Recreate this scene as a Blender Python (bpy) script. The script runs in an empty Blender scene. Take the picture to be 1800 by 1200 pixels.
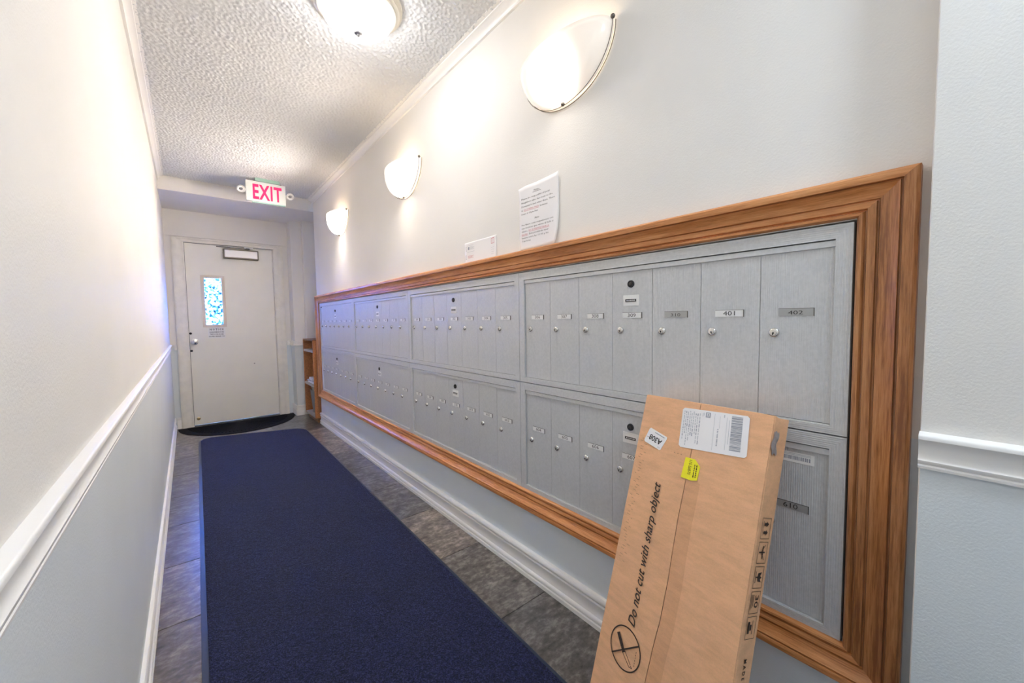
import bpy, bmesh, math, random
import numpy as np
from mathutils import Vector, Matrix
random.seed(3); rng = np.random.default_rng(5)
S = bpy.context.scene
COL = S.collection
PI = math.pi
XL, XR = -0.153, 1.124            # left wall face, mailbox wall face
XN = 1.046                        # face of the wall that stands proud beside the mailboxes
ZC = 2.497                        # ceiling
YD = 5.582                        # door plane
YB = 4.80                         # beam front

# ------------------------------------------------------------------ camera
H = 1.143
F_PX = 687.13
yaw, pitch, roll = -0.6917, -0.0562, -0.0143
fw = Vector((math.sin(-yaw)*math.cos(pitch), math.cos(yaw)*math.cos(pitch), math.sin(pitch)))
rt = fw.cross(Vector((0, 0, 1))).normalized(); up = rt.cross(fw)
r2 = rt*math.cos(roll)+up*math.sin(roll); u2 = -rt*math.sin(roll)+up*math.cos(roll)
cam = bpy.data.cameras.new('camera'); co = bpy.data.objects.new('camera', cam); COL.objects.link(co)
cam.sensor_width = 36; cam.lens = F_PX/1800*36; cam.clip_start = 0.02
co.matrix_world = Matrix(((r2.x, u2.x, -fw.x, 0), (r2.y, u2.y, -fw.y, 0), (r2.z, u2.z, -fw.z, H), (0, 0, 0, 1)))
S.camera = co

# ------------------------------------------------------------------ light
S.view_settings.view_transform = 'Standard'; S.view_settings.look = 'None'
S.view_settings.exposure = 1.66; S.view_settings.gamma = 1; S.view_settings.use_curve_mapping = False
S.cycles.use_denoising = True
S.cycles.max_bounces = 12; S.cycles.diffuse_bounces = 8; S.cycles.transparent_max_bounces = 12
S.cycles.sample_clamp_indirect = 6.0
W = bpy.data.worlds.new('world'); S.world = W; W.use_nodes = True
bg = W.node_tree.nodes['Background']
WORLD_COL = (0.22, 0.44, 1.0); WORLD_STR = 85.0
bg.inputs['Color'].default_value = (*WORLD_COL, 1); bg.inputs['Strength'].default_value = WORLD_STR
DOME_EMIT = 9.0      # glass of the ceiling lamps
REAR_FILL_EMIT = 24.0      # cool white fill lamp, added out of view behind the camera
DOME_COL = (1.0, 0.98, 0.96)
SCONCE_W = 0.22
SCONCE_CORE = 340.0    # glow of the opal bowl in front of its bulb        # bulb in each wall lamp
SCONCE_COL = (1.0, 0.83, 0.62)

# ------------------------------------------------------------------ materials
def newmat(name):
    m = bpy.data.materials.new(name); m.use_nodes = True
    nt = m.node_tree; b = nt.nodes['Principled BSDF']
    return m, nt, b
def N(nt, t, **kw):
    n = nt.nodes.new(t)
    for k, v in kw.items():
        if k in n.inputs: n.inputs[k].default_value = v
        else: setattr(n, k, v)
    return n
def lin(c): return tuple(((x/255)/12.92 if x/255 <= .04045 else ((x/255+.055)/1.055)**2.4) for x in c)
def coords(nt, scale=(1, 1, 1)):
    tc = N(nt, 'ShaderNodeTexCoord'); mp = N(nt, 'ShaderNodeMapping'); mp.inputs['Scale'].default_value = scale
    nt.links.new(tc.outputs['Object'], mp.inputs['Vector']); return mp.outputs['Vector']
def noise(nt, vec, scale, detail=3, rough=.55):
    n = N(nt, 'ShaderNodeTexNoise', Scale=scale, Detail=detail, Roughness=rough)
    nt.links.new(vec, n.inputs['Vector']); return n.outputs['Fac']
def ramp(nt, fac, stops):
    r = N(nt, 'ShaderNodeValToRGB'); cr = r.color_ramp
    while len(cr.elements) < len(stops): cr.elements.new(0.5)
    for e, (p, c) in zip(cr.elements, stops): e.position = p; e.color = (*c, 1)
    nt.links.new(fac, r.inputs['Fac']); return r.outputs['Color']
def bump(nt, b, h, strength, dist):
    n = N(nt, 'ShaderNodeBump', Strength=strength, Distance=dist)
    nt.links.new(h, n.inputs['Height']); nt.links.new(n.outputs['Normal'], b.inputs['Normal']); return n
def simple(name, col, rough=.5, metal=0, var=.0, vs=8, bs=0, bd=.001, bscale=200, spec=.5, coat=0):
    m, nt, b = newmat(name)
    b.inputs['Roughness'].default_value = rough; b.inputs['Metallic'].default_value = metal
    b.inputs['Specular IOR Level'].default_value = spec; b.inputs['Coat Weight'].default_value = coat
    v = coords(nt)
    if var:
        lo = tuple(x*(1-var) for x in col); hi = tuple(min(1, x*(1+var)) for x in col)
        nt.links.new(ramp(nt, noise(nt, v, vs), [(.3, lo), (.7, hi)]), b.inputs['Base Color'])
    else: b.inputs['Base Color'].default_value = (*col, 1)
    if bs: bump(nt, b, noise(nt, v, bscale, 2), bs, bd)
    return m
M = {}
CREAM = (0.81, 0.79, 0.755); BLUE = (0.735, 0.785, 0.815)
M['wall_upper'] = simple('painted_wall_cream', CREAM, .62, var=.015, vs=3, bs=.35, bd=.0015, bscale=220)
M['wall_lower'] = simple('painted_wall_blue_grey', BLUE, .42, var=.02, vs=3, bs=.35, bd=.0015, bscale=220)
M['white'] = simple('white_gloss_trim', (.90, .89, .87), .32, bs=.1, bscale=60)
M['ceiling'] = simple('stippled_ceiling', (.73, .745, .765), .8, bs=.6, bd=.002, bscale=260)
M['door'] = simple('painted_steel_door', (.88, .86, .79), .45, var=.02, vs=5, bs=.15, bscale=150)
M['casing'] = simple('worn_casing_paint', (.84, .815, .755), .42, var=.05, vs=14, bs=.3, bscale=90)
M['dark'] = simple('dark_gap', (.02, .021, .025), .7)
M['ink'] = simple('black_ink', (.025, .022, .022), .7)
M['brownink'] = simple('carton_ink', (.045, .028, .02), .7)
M['redink'] = simple('red_ink', (.65, .25, .28), .7)
M['greyink'] = simple('grey_print', (.33, .35, .40), .7)
M['ltink'] = simple('light_grey_print', (.55, .57, .60), .7)
M['paper'] = simple('white_paper', (.86, .85, .86), .6)
M['chrome'] = simple('satin_chrome', (.72, .71, .69), .22, 1, spec=.5)
M['darkmetal'] = simple('dark_metal', (.12, .11, .10), .35, .8)
M['brass'] = simple('aged_brass', (.45, .33, .14), .35, 1)
M['bronze'] = simple('bronze_frame', (.17, .15, .13), .4, .6)
M['closer'] = simple('closer_cover', (.78, .77, .80), .35, .2)
M['black_rubber'] = simple('black_rubber', (.006, .006, .009), .85, spec=.15, bs=.5, bd=.002, bscale=120)
M['rubber'] = simple('mat_rubber_border', (.016, .028, .055), .38, bs=.2, bscale=120)
M['yellow'] = simple('yellow_sticker', (.93, .85, .02), .5)
M['exit_white'] = simple('exit_sign_white', (.78, .83, .81), .4)
M['exit_glass'] = simple('exit_sign_acrylic', (.40, .62, .55), .2)
M['plate_white'] = simple('engraved_white_plate', (.85, .85, .84), .4)
M['plate_grey'] = simple('metal_name_plate', (.42, .43, .43), .35, .4)
M['bin'] = simple('grey_plastic_bin', (.20, .22, .23), .5)
M['wood_shelf'] = simple('worn_shelf_edge', (.46, .42, .36), .6, var=.2, vs=60)
M['liteframe'] = simple('window_bead', (.74, .66, .57), .5)
M['tape_scrap'] = simple('crumpled_tape', (.33, .29, .28), .3)

def steel(name, axis):
    m, nt, b = newmat(name)
    b.inputs['Metallic'].default_value = .15; b.inputs['Roughness'].default_value = .42
    v = coords(nt)
    nt.links.new(ramp(nt, noise(nt, v, 120, 3), [(.3, (.56, .575, .585)), (.7, (.63, .64, .65))]), b.inputs['Base Color'])
    if axis is not None:
        sx = N(nt, 'ShaderNodeSeparateXYZ'); nt.links.new(v, sx.inputs[0])
        a = N(nt, 'ShaderNodeMath', operation='MULTIPLY'); a.inputs[1].default_value = 2*PI/.0046
        nt.links.new(sx.outputs[axis], a.inputs[0])
        s = N(nt, 'ShaderNodeMath', operation='SINE'); nt.links.new(a.outputs[0], s.inputs[0])
        bump(nt, b, s.outputs[0], .22, .0010)
    return m
M['steel_v'] = steel('ribbed_steel_upright', 1)
M['steel_h'] = steel('ribbed_steel_level', 2)
M['steel'] = steel('plain_steel', None)

def oak(name, axis, c=((.38, .135, .037), (.56, .225, .070), (.70, .33, .13)), freq=22):
    m, nt, b = newmat(name)
    b.inputs['Roughness'].default_value = .36
    sc = [1, 1, 1]; sc[axis] = .055
    v = coords(nt, tuple(sc))
    n1 = noise(nt, v, freq*2.2, 7, .72); n2 = noise(nt, v, freq*16, 3, .6)
    mx = N(nt, 'ShaderNodeMath', operation='MULTIPLY_ADD'); mx.inputs[1].default_value = .35
    nt.links.new(n2, mx.inputs[0]); 
    s7 = N(nt, 'ShaderNodeMath', operation='MULTIPLY'); s7.inputs[1].default_value = .65
    nt.links.new(n1, s7.inputs[0]); nt.links.new(s7.outputs[0], mx.inputs[2])
    nt.links.new(ramp(nt, mx.outputs[0], [(.40, c[0]), (.485, c[1]), (.60, c[2])]), b.inputs['Base Color'])
    bump(nt, b, n2, .15, .001)
    return m
M['oak_y'] = oak('oak_along_corridor', 1)
M['oak_z'] = oak('oak_upright', 2, c=((.23, .085, .026), (.40, .165, .055), (.54, .26, .105)))
M['particle'] = simple('orange_veneer_board', (.43, .175, .06), .5, var=.25, vs=70)
M['particle_dark'] = simple('shelf_inside_veneer', (.24, .105, .032), .5, var=.3, vs=30)

def tile_mat():
    m, nt, b = newmat('slate_look_vinyl')
    oi = N(nt, 'ShaderNodeObjectInfo')
    v = coords(nt, (1, .55, 1))
    ad = N(nt, 'ShaderNodeVectorMath', operation='ADD'); nt.links.new(v, ad.inputs[0])
    gm = N(nt, 'ShaderNodeNewGeometry'); nt.links.new(gm.outputs['Position'], ad.inputs[0])
    nt.links.new(oi.outputs['Location'], ad.inputs[1])
    mp = N(nt, 'ShaderNodeMapping'); mp.inputs['Scale'].default_value = (1, 1.5, 1); nt.links.new(ad.outputs[0], mp.inputs['Vector'])
    n1 = noise(nt, mp.outputs[0], 9, 8, .68)
    n2 = noise(nt, mp.outputs[0], 34, 4, .6)
    mm = N(nt, 'ShaderNodeMath', operation='MULTIPLY_ADD'); mm.inputs[1].default_value = .4
    nt.links.new(n2, mm.inputs[0]); s = N(nt, 'ShaderNodeMath', operation='MULTIPLY'); s.inputs[1].default_value = .6
    nt.links.new(n1, s.inputs[0]); nt.links.new(s.outputs[0], mm.inputs[2])
    c = ramp(nt, mm.outputs[0], [(.36, (.035, .033, .032)), (.5, (.105, .097, .092)), (.64, (.25, .235, .225))])
    hs = N(nt, 'ShaderNodeMixRGB', blend_type='MULTIPLY'); hs.inputs[0].default_value = 1
    nt.links.new(c, hs.inputs[1])
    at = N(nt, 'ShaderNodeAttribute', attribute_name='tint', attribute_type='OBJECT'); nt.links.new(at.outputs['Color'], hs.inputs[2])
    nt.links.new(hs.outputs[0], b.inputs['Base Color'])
    b.inputs['Roughness'].default_value = .24; b.inputs['Specular IOR Level'].default_value = .8
    b.inputs['Coat Weight'].default_value = .45; b.inputs['Coat Roughness'].default_value = .28
    bump(nt, b, mm.outputs[0], .6, .004)
    return m
M['tile'] = tile_mat()

def carpet():
    m, nt, b = newmat('blue_carpet_pile')
    v = coords(nt, (1, .8, 1))
    n = noise(nt, v, 260, 3, .7); n2 = noise(nt, v, 70, 2, .6); n3 = noise(nt, v, 5, 2)
    c = ramp(nt, n, [(.42, (.0003, .001, .008)), (.52, (.004, .007, .045)), (.62, (.034, .037, .115))])
    mx = N(nt, 'ShaderNodeMixRGB', blend_type='MULTIPLY'); mx.inputs[0].default_value = .5
    nt.links.new(c, mx.inputs[1]); nt.links.new(ramp(nt, n3, [(.3, (.7, .7, .7)), (.7, (1.2, 1.2, 1.2))]), mx.inputs[2])
    nt.links.new(mx.outputs[0], b.inputs['Base Color'])
    b.inputs['Roughness'].default_value = .8
    b.inputs['Specular IOR Level'].default_value = .25; b.inputs['Sheen Weight'].default_value = .12; b.inputs['Sheen Roughness'].default_value = .4
    b.inputs['Sheen Tint'].default_value = (.45, .55, 1, 1)
    ad = N(nt, 'ShaderNodeMath', operation='ADD'); nt.links.new(n, ad.inputs[0]); nt.links.new(n2, ad.inputs[1])
    bump(nt, b, ad.outputs[0], 1.0, .006)
    return m
M['carpet'] = carpet()

def cardboard(name, c, dark=1):
    m, nt, b = newmat(name)
    v = coords(nt)
    vs = coords(nt, (1, .25, 1))
    n = noise(nt, coords(nt, (1, .5, 2.2)), 22, 6, .7); n2 = noise(nt, v, 420, 2)
    mx = N(nt, 'ShaderNodeMath', operation='MULTIPLY_ADD'); mx.inputs[1].default_value = .25; nt.links.new(n2, mx.inputs[0])
    s = N(nt, 'ShaderNodeMath', operation='MULTIPLY'); s.inputs[1].default_value = .75; nt.links.new(n, s.inputs[0]); nt.links.new(s.outputs[0], mx.inputs[2])
    lo = tuple(x*.88 for x in c); hi = tuple(x*1.08 for x in c)
    nt.links.new(ramp(nt, mx.outputs[0], [(.35, lo), (.6, hi)]), b.inputs['Base Color'])
    b.inputs['Roughness'].default_value = .62
    n4 = noise(nt, vs, 14, 3, .6)
    bump(nt, b, n4, .35, .006)
    return m
M['scuff'] = simple('cardboard_scuff', (.42, .24, .13), .7)
M['card'] = cardboard('corrugated_cardboard', (.76, .43, .235))
M['cardtape'] = cardboard('taped_cardboard', (.68, .37, .195)); 
M['cardtape'].node_tree.nodes['Principled BSDF'].inputs['Roughness'].default_value = .28

def glass_pane():
    m, nt, b = newmat('patterned_window_glass')
    nt.nodes.remove(b); out = nt.nodes['Material Output']
    v = coords(nt, (1, 1, .8))
    n = noise(nt, v, 42, 4, .7)
    c = ramp(nt, n, [(.36, (.03, .05, .10)), (.48, (.18, .26, .38)), (.60, (.50, .68, 1.0))])
    tr = N(nt, 'ShaderNodeBsdfTransparent'); nt.links.new(c, tr.inputs['Color'])
    gl = N(nt, 'ShaderNodeBsdfGlossy', Roughness=.15); mx = N(nt, 'ShaderNodeMixShader'); mx.inputs[0].default_value = .06
    nt.links.new(tr.outputs[0], mx.inputs[1]); nt.links.new(gl.outputs[0], mx.inputs[2]); nt.links.new(mx.outputs[0], out.inputs['Surface'])
    return m
M['pane'] = glass_pane()
def lampglass(name, emit=0, ecol=(1, 1, 1)):
    m, nt, b = newmat(name); out = nt.nodes['Material Output']
    b.inputs['Base Color'].default_value = (.93, .86, .78, 1); b.inputs['Roughness'].default_value = .18
    if emit:
        b.inputs['Emission Color'].default_value = (*ecol, 1); b.inputs['Emission Strength'].default_value = emit
        return m
    tr = N(nt, 'ShaderNodeBsdfTranslucent'); tr.inputs['Color'].default_value = (.98, .88, .76, 1)
    mx = N(nt, 'ShaderNodeMixShader'); mx.inputs[0].default_value = .28
    nt.links.new(b.outputs[0], mx.inputs[1]); nt.links.new(tr.outputs[0], mx.inputs[2]); nt.links.new(mx.outputs[0], out.inputs['Surface'])
    return m
M['dome'] = lampglass('lit_dome_glass', DOME_EMIT, DOME_COL); M['dome_fill'] = lampglass('cool_fill_dome_glass', REAR_FILL_EMIT, (.78, .92, 1.06))
def bowlglass():
    m, nt, b = newmat('opal_sconce_glass')
    b.inputs['Base Color'].default_value = (.90, .82, .74, 1); b.inputs['Roughness'].default_value = .15
    tc = N(nt, 'ShaderNodeTexCoord'); vm = N(nt, 'ShaderNodeVectorMath', operation='DISTANCE'); vm.inputs[1].default_value = (-.088, .004, -.105)
    nt.links.new(tc.outputs['Object'], vm.inputs[0])
    mr = N(nt, 'ShaderNodeMapRange'); mr.inputs['From Min'].default_value = 0; mr.inputs['From Max'].default_value = .22
    mr.inputs['To Min'].default_value = 1; mr.inputs['To Max'].default_value = 0
    nt.links.new(vm.outputs['Value'], mr.inputs['Value'])
    pw = N(nt, 'ShaderNodeMath', operation='POWER'); pw.inputs[1].default_value = 9; nt.links.new(mr.outputs[0], pw.inputs[0])
    ma = N(nt, 'ShaderNodeMath', operation='MULTIPLY_ADD'); ma.inputs[1].default_value = SCONCE_CORE; ma.inputs[2].default_value = .26; nt.links.new(pw.outputs[0], ma.inputs[0])
    at = N(nt, 'ShaderNodeAttribute', attribute_name='glow', attribute_type='OBJECT'); ml = N(nt, 'ShaderNodeMath', operation='MULTIPLY')
    nt.links.new(ma.outputs[0], ml.inputs[0]); nt.links.new(at.outputs['Fac'], ml.inputs[1]); nt.links.new(ml.outputs[0], b.inputs['Emission Strength'])
    b.inputs['Emission Color'].default_value = (1, .88, .76, 1)
    return m
M['bowl'] = bowlglass()
M['bowl_inner'] = simple('opal_glass_inside', (.90, .84, .76), .3)
M['bulb'] = lampglass('lit_bulb', 6.0, SCONCE_COL)
m, nt, b = newmat('exit_lit_letters'); b.inputs['Base Color'].default_value = (.80, .01, .09, 1)
b.inputs['Emission Color'].default_value = (1.0, .02, .22, 1); b.inputs['Emission Strength'].default_value = .17; M['exit_red'] = m

# ------------------------------------------------------------------ helpers
class MB:
    def __init__(s): s.v = []; s.f = []; s.mi = []
    def add(s, vs, fs, mi=0):
        o = len(s.v); s.v += [tuple(x) for x in vs]; s.f += [tuple(i+o for i in f) for f in fs]; s.mi += [mi]*len(fs); return s
    def box(s, a, b, mi=0):
        x0, y0, z0 = a; x1, y1, z1 = b
        vs = [(x0,y0,z0),(x1,y0,z0),(x1,y1,z0),(x0,y1,z0),(x0,y0,z1),(x1,y0,z1),(x1,y1,z1),(x0,y1,z1)]
        return s.add(vs, [(0,3,2,1),(4,5,6,7),(0,1,5,4),(1,2,6,5),(2,3,7,6),(3,0,4,7)], mi)
    def prism(s, ring0, ring1, mi=0, cap=True):
        n = len(ring0); vs = list(ring0)+list(ring1)
        fs = [(i, (i+1) % n, n+(i+1) % n, n+i) for i in range(n)]
        if cap: fs += [tuple(range(n-1, -1, -1)), tuple(range(n, 2*n))]
        return s.add(vs, fs, mi)
    def lathe(s, prof, org, ax='z', seg=24, mi=0, arc=(0, 2*PI), sc=(1, 1)):
        rings = []
        full = abs(arc[1]-arc[0]-2*PI) < 1e-6
        k = seg if full else seg+1
        vs = []
        for r, h in prof:
            for i in range(k):
                a = arc[0]+(arc[1]-arc[0])*i/seg
                c, d = r*math.cos(a)*sc[0], r*math.sin(a)*sc[1]
                p = {'z': (c, d, h), 'x': (h, c, d), 'y': (c, h, d)}[ax]
                vs.append((org[0]+p[0], org[1]+p[1], org[2]+p[2]))
        fs = []
        for j in range(len(prof)-1):
            for i in range(seg if full else seg):
                i2 = (i+1) % k if full else i+1
                fs.append((j*k+i, j*k+i2, (j+1)*k+i2, (j+1)*k+i))
        return s.add(vs, fs, mi)
    def tube(s, pts, r, seg=8, mi=0):
        pts = [Vector(p) for p in pts]; rings = []
        vs = []
        for i, p in enumerate(pts):
            t = (pts[min(i+1, len(pts)-1)]-pts[max(i-1, 0)]).normalized()
            a = t.cross(Vector((0.13, .21, .97))).normalized(); b_ = t.cross(a)
            for k in range(seg):
                an = 2*PI*k/seg; vs.append(p+a*r*math.cos(an)+b_*r*math.sin(an))
        fs = [(i*seg+k, i*seg+(k+1) % seg, (i+1)*seg+(k+1) % seg, (i+1)*seg+k) for i in range(len(pts)-1) for k in range(seg)]
        fs += [tuple(range(seg-1, -1, -1)), tuple(range((len(pts)-1)*seg, len(pts)*seg))]
        return s.add(vs, fs, mi)
    def sphere(s, c, r, mi=0, seg=12):
        pr = [(r*math.sin(PI*i/seg), -r*math.cos(PI*i/seg)) for i in range(seg+1)]
        return s.lathe(pr, c, seg=seg, mi=mi)
    def mesh(s, name, mats, smooth=False, bevel=0):
        me = bpy.data.meshes.new(name); me.from_pydata(s.v, [], s.f)
        for m_ in mats: me.materials.append(M[m_])
        me.polygons.foreach_set('material_index', s.mi)
        bm = bmesh.new(); bm.from_mesh(me)
        bmesh.ops.remove_doubles(bm, verts=bm.verts, dist=1e-6)
        bmesh.ops.recalc_face_normals(bm, faces=bm.faces)
        if bevel:
            es = [e for e in bm.edges if len(e.link_faces) == 2 and e.calc_face_angle(0) > .6]
            bmesh.ops.bevel(bm, geom=es, offset=bevel, segments=2, affect='EDGES', profile=.5)
        bm.to_mesh(me); bm.free()
        if smooth:
            me.polygons.foreach_set('use_smooth', [True]*len(me.polygons))
            me.set_sharp_from_angle(angle=.7)
        me.update(); return me
    def obj(s, name, mats, parent=None, smooth=False, bevel=0, loc=None):
        return link(name, s.mesh(name, mats, smooth, bevel), parent, loc)
def link(name, me, parent=None, loc=None):
    o = bpy.data.objects.new(name, me); COL.objects.link(o)
    if loc is not None: o.location = loc
    if parent is not None: o.parent = parent
    return o
def empty(name, loc=(0, 0, 0), **kw):
    o = bpy.data.objects.new(name, None); COL.objects.link(o); o.location = loc; o.empty_display_size = .05
    return tag(o, **kw)
def tag(o, label=None, cat=None, group=None, kind=None):
    if label: o['label'] = label
    if cat: o['category'] = cat
    if group: o['group'] = group
    if kind: o['kind'] = kind
    return o
def struct(mb, name, mats, label, parent=None, **kw):
    o = mb.obj(name, mats, parent, **kw)
    tag(o, label=label, kind='structure')
    return o

# -------- lettering: every string is turned into mesh outlines once, before anything else exists
LINES1 = ["Notice", "Please be respectful of your", "Neighbors who live next to the", "Dumpster's and enter them. There",
          "is", "NO DUMPING TRASH", "between", "hours of 11pm-7am"]
LINES2 = ["Aviso", "Por favor, sean respetuosos con", "sus vecinos que viven al lado y", "adentro.", "NO SE PERMITE TIRAR LA",
          "BASURA.", "Esta prohibido tirar", "basura entre las 11:00 p las", "7 am horas"]
DOORSIGN = ["NOTICE", "PLEASE MAKE SURE", "THIS DOOR CLOSES", "SECURELY BEHIND YOU"]
def nums(a): return [str(x) for x in a]
ROWS = {(0, 1): nums([105,106,107,108,109,110,201]), (1, 1): nums([202,203,204,205,206,207,208]),
        (2, 1): nums([209,210,301,302,303,304,305]), (3, 1): nums([306,307,308,309,310,401,402]),
        (0, 0): nums([403,404,405,406,407,408,409]), (1, 0): nums([410,501,502,503,504,505,506]),
        (2, 0): nums([507,508,509,510,601,602,603]), (3, 0): nums([604,605,606,607,608,609,610])}
TX = {}
def prep_text():
    want = [(t, 0, 0, 1) for t in LINES1+LINES2] + [(t, .012, 0, 1) for t in DOORSIGN]
    want += [(n, .0, 0, 2) for r in ROWS.values() for n in r]
    want += [("Do not cut with sharp object", .012, .28, 4), ("EXIT", .026, 0, 3), ("A308", .02, 0, 3), ("115-S6B70", .0, 0, 2),
             ("30", .01, 0, 3), ("MADE IN CHINA", .02, 0, 2), ("H", .03, 0, 2), ("KG", 0, 0, 2)]
    obs = []
    for k in want:
        if k in TX: continue
        cu = bpy.data.curves.new('text', 'FONT'); cu.body = k[0]; cu.offset = k[1]; cu.shear = k[2]; cu.resolution_u = k[3]
        if k[0] == 'NOTICE': cu.space_character = 1.5
        if k[0] == 'EXIT': cu.space_character = 1.12
        if k[0] == 'MADE IN CHINA': cu.space_character = 1.6
        o = bpy.data.objects.new('text', cu); COL.objects.link(o); obs.append((k, o)); TX[k] = None
    dg = bpy.context.evaluated_depsgraph_get()
    for k, o in obs:
        me = bpy.data.meshes.new_from_object(o.evaluated_get(dg))
        v = np.array([list(x.co)[:2] for x in me.vertices]) if len(me.vertices) else np.zeros((0, 2))
        TX[k] = (v, [tuple(p.vertices) for p in me.polygons])
        bpy.data.meshes.remove(me)
    for k, o in obs:
        cu = o.data; bpy.data.objects.remove(o); bpy.data.curves.remove(cu)
prep_text()
def put_text(mb, key, fmap, x, y, height=None, width=None, mi=0, align='l', capref=None):
    """outline text in a 2-D frame; fmap(u, v) gives the 3-D point"""
    ks = [k for k in TX if k[0] == key]; v, fs = TX[ks[0]]
    if not len(v): return
    mn, mx = v.min(0), v.max(0); w0 = mx[0]-mn[0]
    ch = .72 if capref is None else capref
    sy = height/ch if height else None
    sx = width/w0 if width else sy
    if sy is None: sy = sx
    ox = {'l': 0, 'c': -w0*sx/2, 'r': -w0*sx}[align]
    mb.add([fmap(x+ox+(p[0]-mn[0])*sx, y+p[1]*sy) for p in v], fs, mi)
def frame(O, R_, U_, eps=.0):
    O = Vector(O); R_ = Vector(R_); U_ = Vector(U_); n = R_.cross(U_).normalized()*eps
    return lambda u, v: O+R_*u+U_*v+n
def rect(mb, fm, u0, v0, u1, v1, mi=0): mb.add([fm(u0, v0), fm(u1, v0), fm(u1, v1), fm(u0, v1)], [(0, 1, 2, 3)], mi)
def sweep(prof, axis, a0, a1, place, mi=0, mb=None, m0=0, m1=0):
    """prof: (out, along-height) points; place(out, h, t) -> point; ends mitred by m*out or so"""
    mb = mb or MB()
    mb.prism([place(o, h, a0+m0*(o if axis == 'o' else h)) for o, h in prof], [place(o, h, a1+m1*(o if axis == 'o' else h)) for o, h in prof], mi)
    return mb

# ------------------------------------------------------------------ structure
ZR = .89
YBACK = -2.9
mb = MB(); mb.box((XL-.12, YBACK, 0), (XL, YD+.12, ZR), 1); mb.box((XL-.12, YBACK, ZR), (XL, YD+.12, ZC+.05), 0)
struct(mb, 'wall_left', ['wall_upper', 'wall_lower'], 'long bare corridor wall, cream above and blue grey below the rail')
OY0, OY1, OZ0, OZ1 = .178, 4.655, .386, 1.348      # opening that holds the mailboxes
mb = MB(); X2 = XR+.26
mb.box((XR, .069, 0), (X2, 4.76, OZ0), 1); mb.box((XR, .069, OZ1), (X2, 4.76, ZC+.05), 0)
for y0, y1 in ((.069, OY0), (OY1, 4.76)):
    mb.box((XR, y0, OZ0), (X2, y1, ZR), 1); mb.box((XR, y0, ZR), (X2, y1, OZ1), 0)
mb.box((XR+.2, OY0, OZ0), (X2, OY1, OZ1), 1)
struct(mb, 'wall_right', ['wall_upper', 'wall_lower'], 'cream corridor wall carrying the mailboxes and three wall lamps')
mb = MB(); mb.box((XN, YBACK, 0), (X2, .069, ZR), 1); mb.box((XN, YBACK, ZR), (X2, .069, ZC+.05), 0)
struct(mb, 'wall_near', ['wall_upper', 'wall_lower'], 'wall end standing proud at the right edge beside the oak frame', bevel=.002)
# door wall, with the doorway
DX0, DX1, DZ = .011, .836, 2.035
mb = MB()
mb.box((XL, YD, 0), (DX0-.02, YD+.12, ZR), 1); mb.box((XL, YD, ZR), (DX0-.02, YD+.12, ZC), 0)
mb.box((DX1+.02, YD, 0), (1.62, YD+.12, ZR), 1); mb.box((DX1+.02, YD, ZR), (1.62, YD+.12, ZC), 0)
mb.box((DX0-.02, YD, DZ+.02), (DX1+.02, YD+.12, ZC), 0)
mb.box((XL, YD-.018, 2.092), (1.0, YD, ZC), 0)
struct(mb, 'wall_end', ['wall_upper', 'wall_lower'], 'end wall of the corridor around the exit door')
mb = MB()
mb.box((1.0, 5.37, 0), (1.12, YD, ZR), 1); mb.box((1.0, 5.37, ZR), (1.12, YD, ZC), 0)
mb.box((1.12, 5.29, 0), (1.62, YD, ZR), 1); mb.box((1.12, 5.29, ZR), (1.62, YD, ZC), 0)
struct(mb, 'wall_column', ['wall_upper', 'wall_lower'], 'boxed column right of the exit door', bevel=.002)
mb = MB(); mb.box((1.5, 4.76, 0), (1.62, 5.29, ZC), 0); mb.box((X2, 4.66, 0), (1.62, 4.76, ZC), 0)
struct(mb, 'wall_recess', ['wall_upper'], 'side wall of the recess behind the bookcase')
mb = MB(); mb.box((XL, YB, 2.368), (1.62, YD, ZC+.05), 0)
struct(mb, 'ceiling_beam', ['wall_upper'], 'dropped beam across the corridor above the exit door')
mb = MB(); mb.box((XL-.12, YBACK-.12, 0), (X2, YBACK, ZC), 0)
struct(mb, 'wall_back', ['wall_upper'], 'plain wall closing the corridor behind the viewer')

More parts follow.
